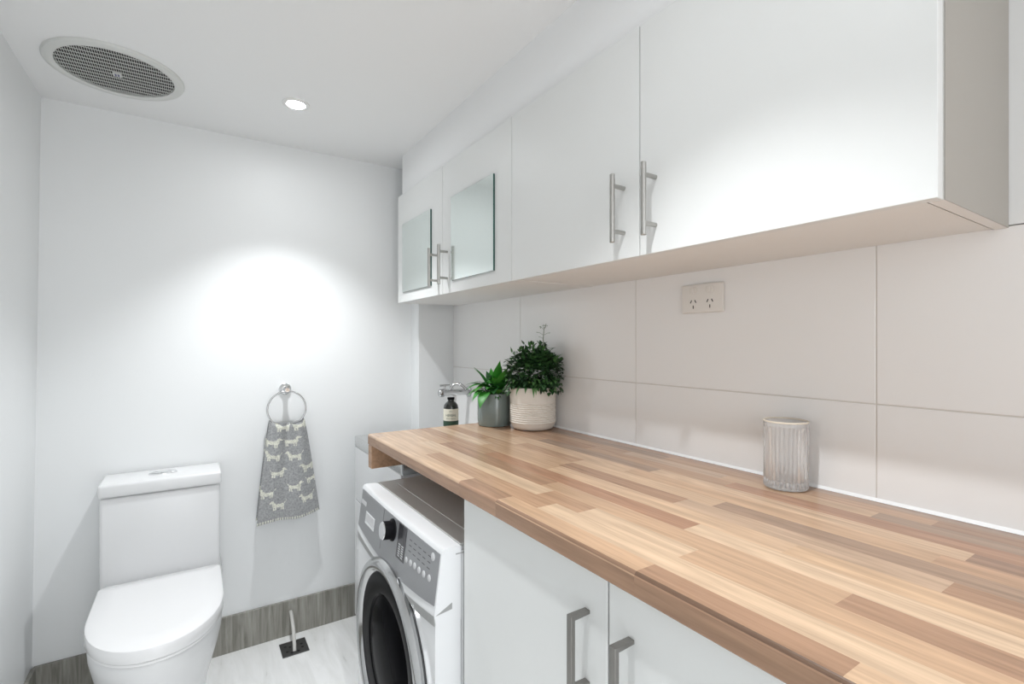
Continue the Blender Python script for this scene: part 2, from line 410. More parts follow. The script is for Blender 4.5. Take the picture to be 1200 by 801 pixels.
t = thing('worktop', (.78, .43, CTOP-CTH), 'long butcher-block laminate worktop running along the right wall', 'worktop')
bm = bmesh.new()
cl = bm.loops.layers.float_color.new('col'); slr = bm.loops.layers.float_color.new('seed')
def face(vs_, c, s):
    f = bm.faces.new([bm.verts.new(v) for v in vs_])
    for l in f.loops: l[cl] = (*c, 1); l[slr] = (s, s*.37, s*.11, 1)
rnd = random.Random(3)
ZB = CTOP-CTH; rr_ = .0065
arc = [(CFX+rr_-rr_*math.sin(a), CTOP-rr_+rr_*math.cos(a)) for a in [i*PI/2/5 for i in range(6)]]
fr = arc+[(CFX, ZB+.002), (CFX+.002, ZB)]
def rowcells(r):
    out = []
    for i, (y, k) in enumerate(r):
        y2 = r[i+1][0] if i+1 < len(r) else N0
        out.append((y, y2, TONES[k], rnd.uniform(0, 40)))
    return out
cells0 = rowcells(rows[0])
for (ya, yb, c, s) in cells0:
    face([(CFX+rr_, ya, CTOP), (rows_x[1], ya, CTOP), (rows_x[1], yb, CTOP), (CFX+rr_, yb, CTOP)], c, s)
    for i, (p, q) in enumerate(zip(fr, fr[1:])):
        k = 1.0
        cc = c
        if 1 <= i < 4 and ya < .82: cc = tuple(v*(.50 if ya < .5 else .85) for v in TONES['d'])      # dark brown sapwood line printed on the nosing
        if i >= 5: cc = TONES['b'] if ya > .85 else tuple(v*.9 for v in TONES['b'])  # front face browner: its shade put into the stave tone
        face([(p[0], ya, p[1]), (p[0], yb, p[1]), (q[0], yb, q[1]), (q[0], ya, q[1])], cc, s+(7 if i >= 5 else 0))
for ri in range(1, len(rows)):
    for (ya, yb, c, s) in rowcells(rows[ri]):
        face([(rows_x[ri], ya, CTOP), (rows_x[ri+1], ya, CTOP), (rows_x[ri+1], yb, CTOP), (rows_x[ri], yb, CTOP)], c, s)
xr = XR-.0005; dk = TONES['b']
face([(CFX+.002, CEND, ZB), (xr, CEND, ZB), (xr, N0, ZB), (CFX+.002, N0, ZB)], dk, 1)
face([(xr, CEND, CTOP), (xr, CEND, ZB), (xr, N0, ZB), (xr, N0, CTOP)], dk, 2)
prof = fr+[(xr, ZB), (xr, CTOP)]
face([(x, CEND, z) for x, z in prof], TONES['m'], 3); face([(x, N0, z) for x, z in prof], TONES['m'], 4)
bmesh.ops.remove_doubles(bm, verts=bm.verts, dist=.00002)
o = fin('worktop_slab', bm, M['wood'], t)
# drop-down return panel at the far end
bm = bmesh.new(); cl = bm.loops.layers.float_color.new('col'); slr = bm.loops.layers.float_color.new('seed')
box(bm, CFX+.001, XR-.03, CEND-.034, CEND, .8445, ZB-.0003, bev=.002)
for f in bm.faces:
    for l in f.loops: l[cl] = (*TONES['m'], 1); l[slr] = (5, 2, 1, 1)
fin('end_panel', bm, M['wood'], t)

# ------------------------------------------------------------------ base cabinet
BX = .496; BY1, BYM, BY0 = .957, .512, .067
t = thing('base_cabinet', (.78, .5, 0), 'white two-door base cabinet with flat steel pulls under the worktop', 'cabinet')
bm = bmesh.new()
box(bm, BX+.019, XR-.001, BY1-.016, BY1, .0, ZB-.001); box(bm, BX+.019, XR-.001, BY0, BY0+.016, 0, ZB-.001)
box(bm, BX+.019, XR-.001, BY0+.016, BY1-.016, .10, .116); box(bm, BX+.06, BX+.076, BY0+.016, BY1-.016, 0, .10)
box(bm, BX+.019, BX+.1, BY0+.016, BY1-.016, ZB-.017, ZB-.001)
fin('carcass', bm, M['carcass'], t)
fin('gap_shade_strip', bx(BX+.0195, BX+.035, BYM-.008, BYM+.008, .12, ZB-.018), M['dark'], t)['label'] = 'dark strip painted as shade behind the door gap'  # dark strip added so the door gap reads as shaded
def pull(y, z0, z1, parent):
    bm = bmesh.new(); wd = .0058; x0 = BX-.036; th = .006
    path = [(BX, z1), (x0, z1), (x0, z0), (BX, z0), (BX, z0+th), (x0+th, z0+th), (x0+th, z1-th), (BX, z1-th)]
    prism(bm, path, 'y', y-wd, y+wd)
    bmesh.ops.bevel(bm, geom=list(bm.edges), offset=.0008, segments=1, affect='EDGES')
    return fin('pull_handle', bm, M['nickel'], parent)
for a, b, hy, z1 in ((BYM, BY1, .556, .853), (BY0, BYM, .468, .853)):
    d = fin('door', bx(BX, BX+.018, a+.0019, b-.0014, .10, ZB-.003, bev=.0008, seg=1), M['lam'], t)
    pull(hy, z1-.112, z1, d)

# ------------------------------------------------------------------ washing machine
WY0, WY1, WT = .976, 1.566, .803
WX = .437
t = thing('washing_machine', (.73, 1.27, 0), 'white front-loading washing machine with silver controls and dark round door', 'washing machine')
bm = bmesh.new()
prof = [(.5, .015), (WX+.006, .015), (WX+.001, .03), (WX, .60), (WX+.001, .645), (.4985, .645)]
prism(bm, prof, 'y', WY0+.0008, WY1-.0008)
box(bm, .5, 1.03, WY0, WY1, .015, WT-.012)
box(bm, .5, 1.03, WY0+.004, WY1-.004, WT-.012, WT-.004)
fin('body', bm, M['enamel'], t)
# fascia: sloping front, bright rounded top strip; lower edge sags in the middle
NS = 28
def sag(y): u = (y-WY0)/(WY1-WY0); return 4*u*(1-u)
def bulge(y): return .004*sag(y)
secs = []
for i in range(NS+1):
    y = WY0+(WY1-WY0)*i/NS; b = bulge(y); s = .022*sag(y)
    secs.append([(.499, y, WT-.002), (.466-b, y, WT), (.457-b, y, WT-.0015), (.4535-b, y, WT-.006), (WX-.001-b, y, .668-s), (WX-.002-b, y, .663-s), (WX+.002, y, .640-s), (.499, y, .64-s)])
bm = bmesh.new(); loft(bm, secs)
fin('fascia', bm, M['enamel'], t, True)
# silver control panel laid into the fascia, with a grey lip under it
def px_(z, y, off): return .4535+(z-(WT-.006))*((.4535-(WX-.001))/((WT-.006)-.668)) - bulge(y) - off
bm = bmesh.new(); secs = []
for i in range(NS+1):
    y = WY0+.006+(WY1-.008-WY0-.004)*i/NS; s = .022*sag(y); zt = WT-.012; zb = .683-s
    ring = [(px_(zt, y, .0012), y, zt), (px_(zb, y, .0012), y, zb), (px_(zb, y, -.002), y, zb), (px_(zt, y, -.002), y, zt)]
    secs.append(ring)
loft(bm, secs); cp = fin('control_panel', bm, M['silver'], t)
cp['label'] = 'silver control panel'
bm = bmesh.new(); secs = []
for i in range(NS+1):
    y = WY0+.003+(WY1-.006-WY0)*i/NS; s = .022*sag(y)
    secs.append([(WX-.0022-bulge(y), y, .6625-s), (WX-.0012, y, .640-s), (WX+.004, y, .638-s), (WX+.004, y, .6625-s)])
loft(bm, secs); fin('lower_lip', bm, M['lip'], t)
def on_panel(y, z, off=.0016): return Vector((px_(z, y, off), y, z))
nrm = Vector((-1, 0, .12)).normalized()
def panel_plate(name, y0, y1, z0, z1, m, parent, off=.0016, th=.0012):
    bm = bmesh.new(); A = []
    for (y, z) in ((y0, z0), (y1, z0), (y1, z1), (y0, z1)): A.append(on_panel(y, z, off))
    B = [p-nrm*th*1.5 for p in A]
    loft(bm, [A, B]); return fin(name, bm, m, parent)
d = panel_plate('detergent_drawer', 1.338, 1.552, .672+.012, .788, M['silver'], t, .0024)
panel_plate('drawer_recess', 1.405, 1.490, .708, .742, M['enamel'], d, .0030)
panel_plate('drawer_handle_shade', 1.408, 1.487, .718, .740, M['silver_light'], d, .0036)
panel_plate('badge', 1.50, 1.548, .752, .764, M['silver_light'], d, .003)
p = panel_plate('display', 1.166, 1.218, .706, .789, M['display'], t, .0022)
bm = bmesh.new()
for k in range(6):
    z = .712+k*.0055
    for q in range(2):
        y0 = 1.174+q*.02; c = [on_panel(y0+dy, z+dz, .0027) for dy, dz in ((0, 0), (.013, 0), (.013, .0022), (0, .0022))]
        loft(bm, [c, [v-nrm*.0006 for v in c]])
fin('display_text', bm, M['silver_light'], p)
dc = on_panel(1.262, .757, 0)
bm = bmesh.new(); lathe(bm, [(.029, 0), (.028, .004), (.0235, .007), (.0235, .026), (.0225, .028), (0, .028)], dc, 40, axis=nrm)
dl = fin('dial', bm, M['black'], t, True)
bm = bmesh.new(); lathe(bm, [(0, .0282), (.0222, .0282), (.0228, .029), (.0215, .031), (0, .031)], dc, 40, axis=nrm)
fin('dial_cap', bm, M['chrome'], dl, True)
for (y, z, r) in ((1.151, .720, .007), (1.124, .722, .0075), (1.100, .724, .0075), (1.074, .724, .0075), (1.048, .725, .0075), (1.019, .727, .0075), (1.013, .775, .009)):
    bm = bmesh.new(); lathe(bm, [(r*1.0, 0), (r, .001), (r*.85, .0018), (0, .0018)], on_panel(y, z, .001), 24, axis=nrm)
    fin('push_button', bm, M['silver_light'], t, True)
bm = bmesh.new()
for k in range(5):
    for q in range(3):
        y = 1.145-k*.027; z = .744+q*.013
        if y < 1.03: continue
        c = [on_panel(y+dy, z+dz, .0014) for dy, dz in ((0, 0), (-.015, 0), (-.015, .0016), (0, .0016))]
        loft(bm, [c, [v-nrm*.0006 for v in c]])
fin('panel_print', bm, M['display'], t)
# recessed lid behind the bright strip, worktop shade put into its grey
bm = bmesh.new(); box(bm, .5, 1.03, WY0+.006, WY1-.006, WT-.004, WT+.001, bev=.002); box(bm, .545, .9, WY0+.05, WY1-.05, WT+.0005, WT+.003, bev=.001)
fin('lid', bm, M['enamel_top'], t)
# side panel seam and finger notch on the near side
bm = bmesh.new(); prism(bm, [(WX+.001, .663), (.477, .682), (.477, .668)], 'y', WY0-.0006, WY0+.002)
fin('side_notch', bm, M['lip'], t)
bm = bmesh.new(); prism(bm, [(.486, .787), (.52, .7865), (.52, .785), (.486, .7845)], 'y', WY0-.0006, WY0+.002)
fin('side_seam', bm, M['lip'], t)
# door
DC = Vector((WX, 1.262, .425)); RO = .25
bm = bmesh.new()
lathe(bm, [(RO+.0015, 0), (RO+.0015, .002), (RO-.004, .003), (RO-.004, 0)], DC, 96, axis='-x', close=True)
fin('door_gasket_gap', bm, M['rubber'], t, True)
bm = bmesh.new()
lathe(bm, [(RO-.002, 0), (RO, .012), (RO-.006, .021), (RO-.018, .025), (RO-.032, .021), (RO-.040, .012), (RO-.040, 0)], DC, 96, axis='-x', close=True)
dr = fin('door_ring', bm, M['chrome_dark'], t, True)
bm = bmesh.new()
lathe(bm, [(RO-.0405, 0), (RO-.0405, .013), (RO-.05, .016), (.155, .010), (.150, .004), (.150, 0)], DC, 96, axis='-x', close=True)
fin('inner_rim', bm, M['black'], dr, True)
bm = bmesh.new()
lathe(bm, [(.1495, 0), (.1495, .006), (.13, .013), (.09, .019), (.04, .022), (0, .0225)], DC, 96, axis='-x')
fin('door_glass', bm, M['door_glass'], dr, True)
for yy in (WY0+.05, WY1-.05):
    for xx in (.5, .98):
        bm = bmesh.new(); lathe(bm, [(.018, 0), (.018, .008), (.012, .016), (0, .016)], (xx, yy, 0), 20)
        fin('foot', bm, M['rubber'], t, True)

# ------------------------------------------------------------------ laundry tub
TX = .601
t = thing('laundry_tub', (.84, 1.9, 0), 'stainless laundry tub on a white cabinet between washer and back wall', 'laundry tub')
bm = bmesh.new(); ty0, ty1 = 1.615, YN-.001
box(bm, TX+.004, XR-.003, ty0+.003, ty1, .09, .797); box(bm, TX+.05, XR-.003, ty0+.003, ty1, 0, .09)
fin('cabinet_body', bm, M['enamel'], t)
d = fin('cabinet_door', bx(TX-.002, TX+.003, ty0+.008, ty1-.002, .06, .566, bev=.001, seg=1), M['enamel'], t)
fin('cabinet_fascia', bx(TX-.002, TX+.003, ty0+.008, ty1-.002, .5695, .796, bev=.001, seg=1), M['enamel'], t)
bm = bmesh.new(); box(bm, TX-.0035, TX-.001, 2.085, 2.15, .36, .43, bev=.0012)
h = fin('finger_pull', bm, M['plastic'], d)
fin('pull_slot', bx(TX-.0042, TX-.003, 2.098, 2.137, .37, .42, bev=.0005), M['lip'], h)
for yy in (2.06, 1.65): fin('foot', bx(TX-.004, TX+.05, yy, yy+.06, 0, .022, bev=.003), M['rubber'], t)
bm = bmesh.new()
zt = .843; zb = .797
# rim ring with rounded outer edge and a bowl
def rr(x0, x1, y0, y1, r, z, n=6):
    out = []
    for cx, cy, a0 in ((x1-r, y1-r, 0), (x0+r, y1-r, 90), (x0+r, y0+r, 180), (x1-r, y0+r, 270)):
        for i in range(n+1):
            a = math.radians(a0+90*i/n); out.append((cx+r*math.cos(a), cy+r*math.sin(a), z))
    return out
X0, X1 = TX-.003, XR-.004
loft(bm, [rr(X0+.002, X1, ty0+.002, ty1, .008, zb), rr(X0, X1, ty0, ty1, .008, zb+.004), rr(X0, X1, ty0, ty1, .008, zt-.004), rr(X0+.003, X1-.002, ty0+.003, ty1-.002, .008, zt),
          rr(X0+.045, X1-.09, ty0+.05, ty1-.05, .05, zt-.001), rr(X0+.05, X1-.095, ty0+.055, ty1-.055, .05, zt-.01), rr(X0+.07, X1-.115, ty0+.075, ty1-.075, .05, zt-.035)])
fin('steel_bowl', bm, mat('tub_steel', (.62, .63, .63), .22, .9), t, True)

# ------------------------------------------------------------------ taps over the tub
tz = 1.026; ty = 2.03
t = thing('sink_mixer', (XR, ty, tz), 'chrome wall mixer tap reaching out over the laundry tub behind the bottle', 'tap')
bm = bmesh.new()
lathe(bm, [(.026, 0), (.026, .006), (.0145, .01), (.0145, .06), (.0145, .122), (.016, .125), (.018, .130), (.018, .148), (.015, .152), (0, .152)], (XR, ty, tz), 28, axis='-x')
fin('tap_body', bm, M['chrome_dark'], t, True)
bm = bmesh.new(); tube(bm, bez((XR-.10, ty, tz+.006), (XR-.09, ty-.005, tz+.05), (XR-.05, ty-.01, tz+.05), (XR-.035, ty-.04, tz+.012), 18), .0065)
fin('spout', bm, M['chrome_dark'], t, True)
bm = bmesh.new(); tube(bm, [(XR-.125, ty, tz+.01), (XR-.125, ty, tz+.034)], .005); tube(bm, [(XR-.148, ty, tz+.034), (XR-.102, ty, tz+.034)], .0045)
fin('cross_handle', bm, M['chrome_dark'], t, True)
bm = bmesh.new(); tube(bm, bez((XR-.075, ty, tz-.01), (XR-.078, ty, tz-.07), (XR-.07, ty, tz-.12), (XR-.09, ty-.01, .846), 14), .008)
fin('drop_hose', bm, M['plastic'], t, True)['label'] = 'white hose'

# ------------------------------------------------------------------ soap bottle
bx_, by_ = .866, 1.782
t = thing('soap_bottle', (bx_, by_, .8435), 'dark amber bottle with a cream and green label behind the worktop end', 'bottle')
bm = bmesh.new(); z = .8435
lathe(bm, [(0, z), (.026, z), (.0295, z+.004), (.0295, z+.150), (.0275, z+.160), (.020, z+.170), (.0135, z+.175), (.0125, z+.182), (0, z+.182)], (bx_, by_, 0), 40)
fin('glass_body', bm, M['bottle'], t, True)
bm = bmesh.new(); lathe(bm, [(.014, z+.1822), (.0145, z+.183), (.0145, z+.1895), (.013, z+.191), (0, z+.191)], (bx_, by_, 0), 28)
fin('cap', bm, M['black'], t, True)
bm = bmesh.new(); lathe(bm, [(.0297, z+.060), (.0301, z+.060), (.0301, z+.147), (.0297, z+.147)], (bx_, by_, 0), 40, close=True)
lb = fin('paper_label', bm, M['label'], t, True)
bm = bmesh.new(); lathe(bm, [(.0299, z+.078), (.0303, z+.078), (.0303, z+.100), (.0299, z+.100)], (bx_, by_, 0), 40, close=True)
fin('green_band', bm, M['label_green'], lb, True)
def label_text(body, size, zc, parent, m):
    cu = bpy.data.curves.new('txt', 'FONT'); cu.body = body; cu.size = size; cu.align_x = 'CENTER'; cu.extrude = .0001
    to = bpy.data.objects.new('txt', cu); COL.objects.link(to)
    dg = bpy.context.evaluated_depsgraph_get(); me = bpy.data.meshes.new_from_object(to.evaluated_get(dg))
    bpy.data.objects.remove(to); bpy.data.curves.remove(cu)
    a0 = math.atan2(-by_, -bx_)
    for v in me.vertices:
        x, y, zz = v.co; a = a0+x/.0303; r = .0304+zz
        v.co = (bx_+r*math.cos(a), by_+r*math.sin(a), zc+y)
    me.transform(Matrix.Translation(parent.parent.location).inverted())
    o = link_mesh('label_text', me, m, parent); return o
label_text('HERBAL', .0125, z+.118, lb, M['ink']); label_text('hand & body wash', .0052, z+.108, lb, M['ink']); label_text('500 ml', .005, z+.136, lb, M['ink'])

# ------------------------------------------------------------------ power outlet
t = thing('power_outlet', (XR, .776, 1.364), 'white double power outlet with two switches on the tiled wall', 'power outlet')
py0, py1, pz0, pz1 = .717, .835, 1.327, 1.399
fin('face_plate', bx(XR-.009, XR, py0, py1, pz0, pz1, bev=.0025, seg=3), M['cream_plastic'], t, True)
for yc in (.8, .752):
    bm = bmesh.new(); lathe(bm, [(.0105, 0), (.0105, .0012), (.0098, .0018), (0, .0018)], (XR-.009, yc, 1.384), 28, axis='-x')
    s = fin('switch_surround', bm, M['cream_plastic'], t, True)
    fin('rocker', bx(XR-.0135, XR-.0105, yc-.004, yc+.004, 1.377, 1.391, bev=.0012), M['cream_plastic'], s)
    bm = bmesh.new(); zc = 1.350
    for dy, dz, an in ((.0065, .006, .5), (-.0065, .006, -.5), (0, -.008, 0)):
        a = bmesh.new(); box(a, -.0004, .0004, -.0011, .0011, -.004, .004)
        bmesh.ops.transform(a, matrix=Matrix.Translation((XR-.0092, yc+dy, zc+dz)) @ Matrix.Rotation(an, 4, 'X'), verts=a.verts)
        me = bpy.data.meshes.new('tmp'); a.to_mesh(me); a.free(); bm.from_mesh(me)
    fin('socket_slots', bm, M['dark'], t)

# ------------------------------------------------------------------ ribbed glass tumbler
gx, gy = 1.026, .543; t = thing('glass_tumbler', (gx, gy, CTOP), 'clear ribbed glass tumbler standing on the worktop against the tiles', 'glass')
bm = bmesh.new(); z = CTOP+.0004; RG = .0415
NF = 30
def flute(a, h):
    k = .085 if (h > z+.004 and h < z+.126) else .0
    return 1-k*(.5+.5*math.cos(NF*a))**1.5
prof = [(0, z), (RG-.006, z), (RG-.002, z+.0015), (RG, z+.005), (RG, z+.04), (RG, z+.08), (RG, z+.123), (RG+.0004, z+.128), (RG+.0004, z+.1365), (RG-.0006, z+.138),
        (RG-.0024, z+.1375), (RG-.0028, z+.13), (RG-.0042, z+.12), (RG-.0044, z+.06), (RG-.0048, z+.022), (RG-.008, z+.017), (0, z+.016)]
fi = lambda a, h: flute(a, h)
rings = []
lathe(bm, prof[:9], (gx, gy, 0), NF*8, rfun=flute)
bm.faces.ensure_lookup_table()
# remove the auto top cap, add the inner wall
top = max(bm.faces, key=lambda f: sum(v.co.z for v in f.verts)/len(f.verts) if len(f.verts) > 8 else -9); bmesh.ops.delete(bm, geom=[top], context='FACES_ONLY')
b2 = bmesh.new(); lathe(b2, prof[8:], (gx, gy, 0), NF*8)
top = max(b2.faces, key=lambda f: sum(v.co.z for v in f.verts)/len(f.verts) if len(f.verts) > 8 else -9); bmesh.ops.delete(b2, geom=[top], context='FACES_ONLY')
me = bpy.data.meshes.new('tmp'); b2.to_mesh(me); b2.free(); bm.from_mesh(me)
bmesh.ops.remove_doubles(bm, verts=bm.verts, dist=.00001)
fin('ribbed_glass', bm, M['glass'], t, True)
M['tint'] = mat('pale_gold_rim', lin(222, 212, 196), .25)
bm = bmesh.new(); lathe(bm, [(RG+.0006, z+.1355), (RG+.0010, z+.1365), (RG+.0007, z+.138), (RG-.0006, z+.1388), (RG-.0022, z+.1383), (RG-.0026, z+.1365), (RG-.0022, z+.1355)], (gx, gy, 0), 72, close=True)
fin('rim_band', bm, M['tint'], t, True)['label'] = 'pale gold rim'

# ------------------------------------------------------------------ plants
def leaf_mat(name, c0, c1):
    m = attr_mat(name, .42, noise=(25, .75, 1.2)); return m
M['leaf'] = leaf_mat('green_leaf', 0, 0)
def leaf(bm, cl, base, d0, L_, W_, droop, col, n=6, up=Vector((0, 0, 1)), fold=.25, lobes=0):
    d = Vector(d0).normalized(); p = Vector(base); side = d.cross(up)
    if side.length < .1: side = Vector((1, 0, 0))
    side.normalize(); rows_ = []
    for i in range(n+1):
        s = i/n; wv = W_*math.sin(PI*min(1, s**.75*.98+.02))*(1-.25*s)
        if lobes: wv *= (1+.35*math.sin(s*PI*lobes))
        if i == n: wv = .0004
        nn = side.cross(d).normalized()
        rows_.append((bm.verts.new(p-side*wv+nn*wv*fold), bm.verts.new(p), bm.verts.new(p+side*wv+nn*wv*fold)))
        d = (d+Vector((0, 0, -1))*droop/n).normalized(); p = p+d*L_/n
    for A, B in zip(rows_, rows_[1:]):
        for k in (0, 1):
            f = bm.faces.new((A[k], A[k+1], B[k+1], B[k])); f.smooth = True
            for l in f.loops: l[cl] = (*col, 1)
def leafobj(name, bm, parent):
    me = bpy.data.meshes.new(name); bm.to_mesh(me); bm.free()
    me.transform(Matrix.Translation(parent.location).inverted())
    return link_mesh(name, me, M['leaf'], parent)
rl = random.Random(11)
# cream pot with bushy herb
px0, py0_ = .9975, 1.402; PR = .080; z = CTOP+.0004
t = thing('potted_plant', (px0, py0_, z), 'cream ribbed pot with a bushy dark green small-leaved plant', 'potted plant', None)
prof = [(0, z), (.058, z), (.068, z+.004), (.075, z+.013), (.0785, z+.024)]
zz = z+.024
while zz < z+.092:
    prof += [(.0788, zz), (.0808, zz+.0018), (.0808, zz+.0034), (.0788, zz+.0056)]; zz += .0072
prof += [(.0800, z+.094), (.0805, z+.115), (.081, z+.140), (.0805, z+.1445), (.0775, z+.1455), (.0755, z+.143), (.075, z+.11), (0, z+.108)]
bm = bmesh.new(); lathe(bm, prof, (px0, py0_, 0), 72); fin('pot', bm, M['pot_cream'], t, True)
bm = bmesh.new(); lathe(bm, [(0, z+.109), (.0745, z+.109), (.0745, z+.128), (.04, z+.132), (0, z+.134)], (px0, py0_, 0), 32); fin('soil', bm, M['soil'], t, True)
bm = bmesh.new(); cl = bm.loops.layers.float_color.new('col')
R33 = Vector((math.cos(math.radians(33)), -math.sin(math.radians(33)), 0)); F33 = Vector((math.sin(math.radians(33)), math.cos(math.radians(33)), 0))
ctr = Vector((px0, py0_, z+.193))+R33*.014-F33*.016
GR = [lin(58, 98, 54), lin(44, 78, 44), lin(70, 112, 60), lin(84, 126, 72), lin(34, 60, 38), lin(50, 86, 50), lin(110, 146, 96)]
for i in range(2700):
    u = rl.uniform(-1, 1); a = rl.uniform(0, 2*PI); rad = rl.uniform(.2, 1)**.55
    dv = Vector((math.cos(a)*math.sqrt(1-u*u), math.sin(a)*math.sqrt(1-u*u), u))
    lump = 1+.17*math.sin(3*a+1.3)*math.cos(2.2*u*PI/2)+.12*math.sin(5*a+2)+.10*math.sin(7*u+2*a)
    p = ctr+(R33*dv.x*.112+F33*dv.y*.074+Vector((0, 0, math.copysign(abs(dv.z)**.8, dv.z)*.082)))*lump*rad
    hd = Vector((p.x-px0, p.y-py0_, 0)).length
    if p.z < z+.148 and hd < PR+.004: p.z = z+.149+rl.uniform(0, .012)
    if p.z < z+.118: continue
    if p.x > XR-.022: continue
    d = ((R33*dv.x+F33*dv.y+Vector((0, 0, dv.z)))+Vector((rl.uniform(-.6, .6), rl.uniform(-.6, .6), rl.uniform(-.2, .7)))).normalized()
    if p.x+d.x*.03 > XR-.008: d.x = -abs(d.x)
    leaf(bm, cl, p, d, rl.uniform(.012, .023), rl.uniform(.0055, .0088), rl.uniform(.2, 1.2), rl.choice(GR[:6]), n=5, fold=rl.uniform(.1, .5), lobes=rl.choice((0, 3)))
# stray sprigs: upper left, spill over the rim
for (sx, sy, sz, n_) in ((-.075, .055, .075, 18), (.03, -.05, .09, 14), (-.02, .0, .10, 12)):
    b0 = ctr; e = ctr+Vector((sx, sy, sz))
    for k in range(n_):
        q = .5+.5*k/n_; p = b0.lerp(e, q)
        leaf(bm, cl, p, (rl.uniform(-1, .6), rl.uniform(-1, 1), rl.uniform(0, 1)), rl.uniform(.014, .022), .0055, .5, rl.choice(GR[:4]), n=5)
for (dx, dy, L_, c) in ((-.045, -.066, .05, 3), (-.040, -.070, .036, 6), (-.070, -.030, .045, 6), (-.074, .01, .05, 3), (-.06, -.05, .03, 2), (-.02, -.079, .03, 2), (-.078, .03, .04, 6)):
    p = Vector((px0+dx, py0_+dy, z+.147)); leaf(bm, cl, p, (dx*8, dy*8, .35), L_, .005, 2.6, GR[c], n=8)
leafobj('foliage', bm, t)
bm = bmesh.new()
sx, sy = px0+.030, py0_-.022
tube(bm, [(sx, sy, z+.19), (sx+.002, sy, z+.25), (sx, sy+.002, z+.312), (sx+.003, sy, z+.352)], [.0024, .0021, .0018, .0014], 6)
for (dx, dy, dz, h) in [(q[0], q[1], q[2]+.017, q[3]+.017) for q in ((-.022, .012, .318, .308), (.020, -.012, .316, .308), (-.013, .008, .338, .328), (.012, -.008, .341, .328), (.0, .0, .345, .335), (-.014, .01, .302, .296))]:
    tube(bm, [(sx, sy, z+h), (sx+dx*.6, sy+dy*.6, z+dz-.001), (sx+dx, sy+dy, z+dz)], [.0006, .0007, .0012], 5)
for k in range(12):
    bmesh.ops.create_icosphere(bm, subdivisions=1, radius=.0022, matrix=Matrix.Translation((sx+rl.uniform(-.012, .014), sy+rl.uniform(-.008, .008), z+rl.uniform(.350, .363))))
fin('flower_stem', bm, M['pale_stem'], t)['label'] = 'thin pale flower spike'
# grey-green pot with broad-leaved plant
gx0, gy0 = .922, 1.537; z = CTOP+.0004; G = .062
t = thing('potted_plant', (gx0, gy0, z), 'grey-green glazed pot with broad glossy bright green leaves', 'potted plant')
bm = bmesh.new(); lathe(bm, [(0, z), (G-.008, z), (G-.003, z+.002), (G-.001, z+.008), (G, z+.03), (G, z+.113), (G-.001, z+.1165), (G-.004, z+.117), (G-.006, z+.114), (G-.006, z+.09), (0, z+.088)], (gx0, gy0, 0), 64)
fin('pot', bm, M['pot_green'], t, True)
bm = bmesh.new(); lathe(bm, [(0, z+.089), (G-.007, z+.089), (G-.007, z+.100), (.03, z+.106), (0, z+.107)], (gx0, gy0, 0), 32); fin('soil', bm, M['soil'], t, True)
bm = bmesh.new(); cl = bm.loops.layers.float_color.new('col')
BG = [lin(62, 140, 50), lin(48, 116, 46), lin(38, 92, 42), lin(84, 156, 62), lin(34, 78, 40)]
def big(dx, df, bz, d, L_, W_, droop, c):
    b_ = Vector((gx0, gy0, z+.105))+R33*dx+F33*df; b_.z = z+bz
    dd = R33*d[0]+F33*d[1]+Vector((0, 0, d[2])); leaf(bm, cl, b_, dd, L_, W_, droop, BG[c], n=9, fold=.22)
    tube_pts = [(gx0, gy0, z+.1), tuple(b_)]
    nb = len(bm.faces); tube(bm, tube_pts, .0014, 5)
    bm.faces.ensure_lookup_table()
    for f in bm.faces[nb:]:
        for l in f.loops: l[cl] = (*BG[2], 1)
big(.004, -.015, .140, (.16, -.45, 1), .110, .020, .25, 0)
big(.018, -.03, .140, (.30, -.6, 1), .100, .019, .5, 3)
big(-.022, -.02, .140, (-.45, -.3, 1), .095, .015, .6, 1)
big(.028, -.020, .140, (.40, -.3, .8), .100, .030, .4, 0)
big(.034, .000, .150, (.55, -.1, .9), .080, .026, .5, 3)
big(-.020, .00, .145, (-.55, -.2, .8), .085, .015, .35, 3)
big(-.030, -.02, .145, (-.9, -.5, .35), .080, .017, .9, 0)
big(-.035, -.03, .135, (-1, -.4, .15), .070, .016, 1.0, 3)
big(-.020, -.048, .125, (-.4, -.8, .0), .085, .022, 1.6, 0)
big(-.04, -.01, .145, (-1, .1, .45), .070, .014, .8, 1)
big(-.02, -.03, .140, (-.8, -.7, .4), .070, .018, 1.1, 3)
big(-.032, -.04, .130, (-.9, -.8, .1), .070, .018, 1.3, 0)
big(-.005, -.045, .13, (.1, -1, .5), .060, .018, 1.2, 2)
big(.01, -.035, .14, (.5, -.7, .7), .060, .018, .8, 1)
big(.02, .02, .14, (.4, .4, .9), .07, .018, .4, 2)
big(-.01, .02, .14, (-.3, .5, .9), .07, .018, .4, 2)
for i in range(22):
    a = rl.uniform(0, 2*PI); r = rl.uniform(.01, .04); dx, df = r*math.cos(a), r*math.sin(a)
    leaf(bm, cl, Vector((gx0, gy0, z+.108+rl.uniform(.0, .03)))+R33*dx+F33*df, R33*(dx*25+rl.uniform(-.3, .2))+F33*(df*25-.3)+Vector((0, 0, rl.uniform(.5, 1.3))), rl.uniform(.06, .085), rl.uniform(.011, .019), rl.uniform(.4, 1.2), rl.choice(BG), n=9, fold=.2)
for i in range(150):
    a = rl.uniform(0, 2*PI); r = rl.uniform(0, .052)
    dx, df = r*math.cos(a), r*math.sin(a)
    leaf(bm, cl, Vector((gx0, gy0, z+.108+rl.uniform(0, .055)))+R33*dx+F33*df, R33*(dx*20+rl.uniform(-.5, .5))+F33*(df*20-.3)+Vector((0, 0, rl.uniform(-.1, .9))), rl.uniform(.02, .04), rl.uniform(.004, .008), rl.uniform(.4, 1.6), rl.choice(BG), n=6)
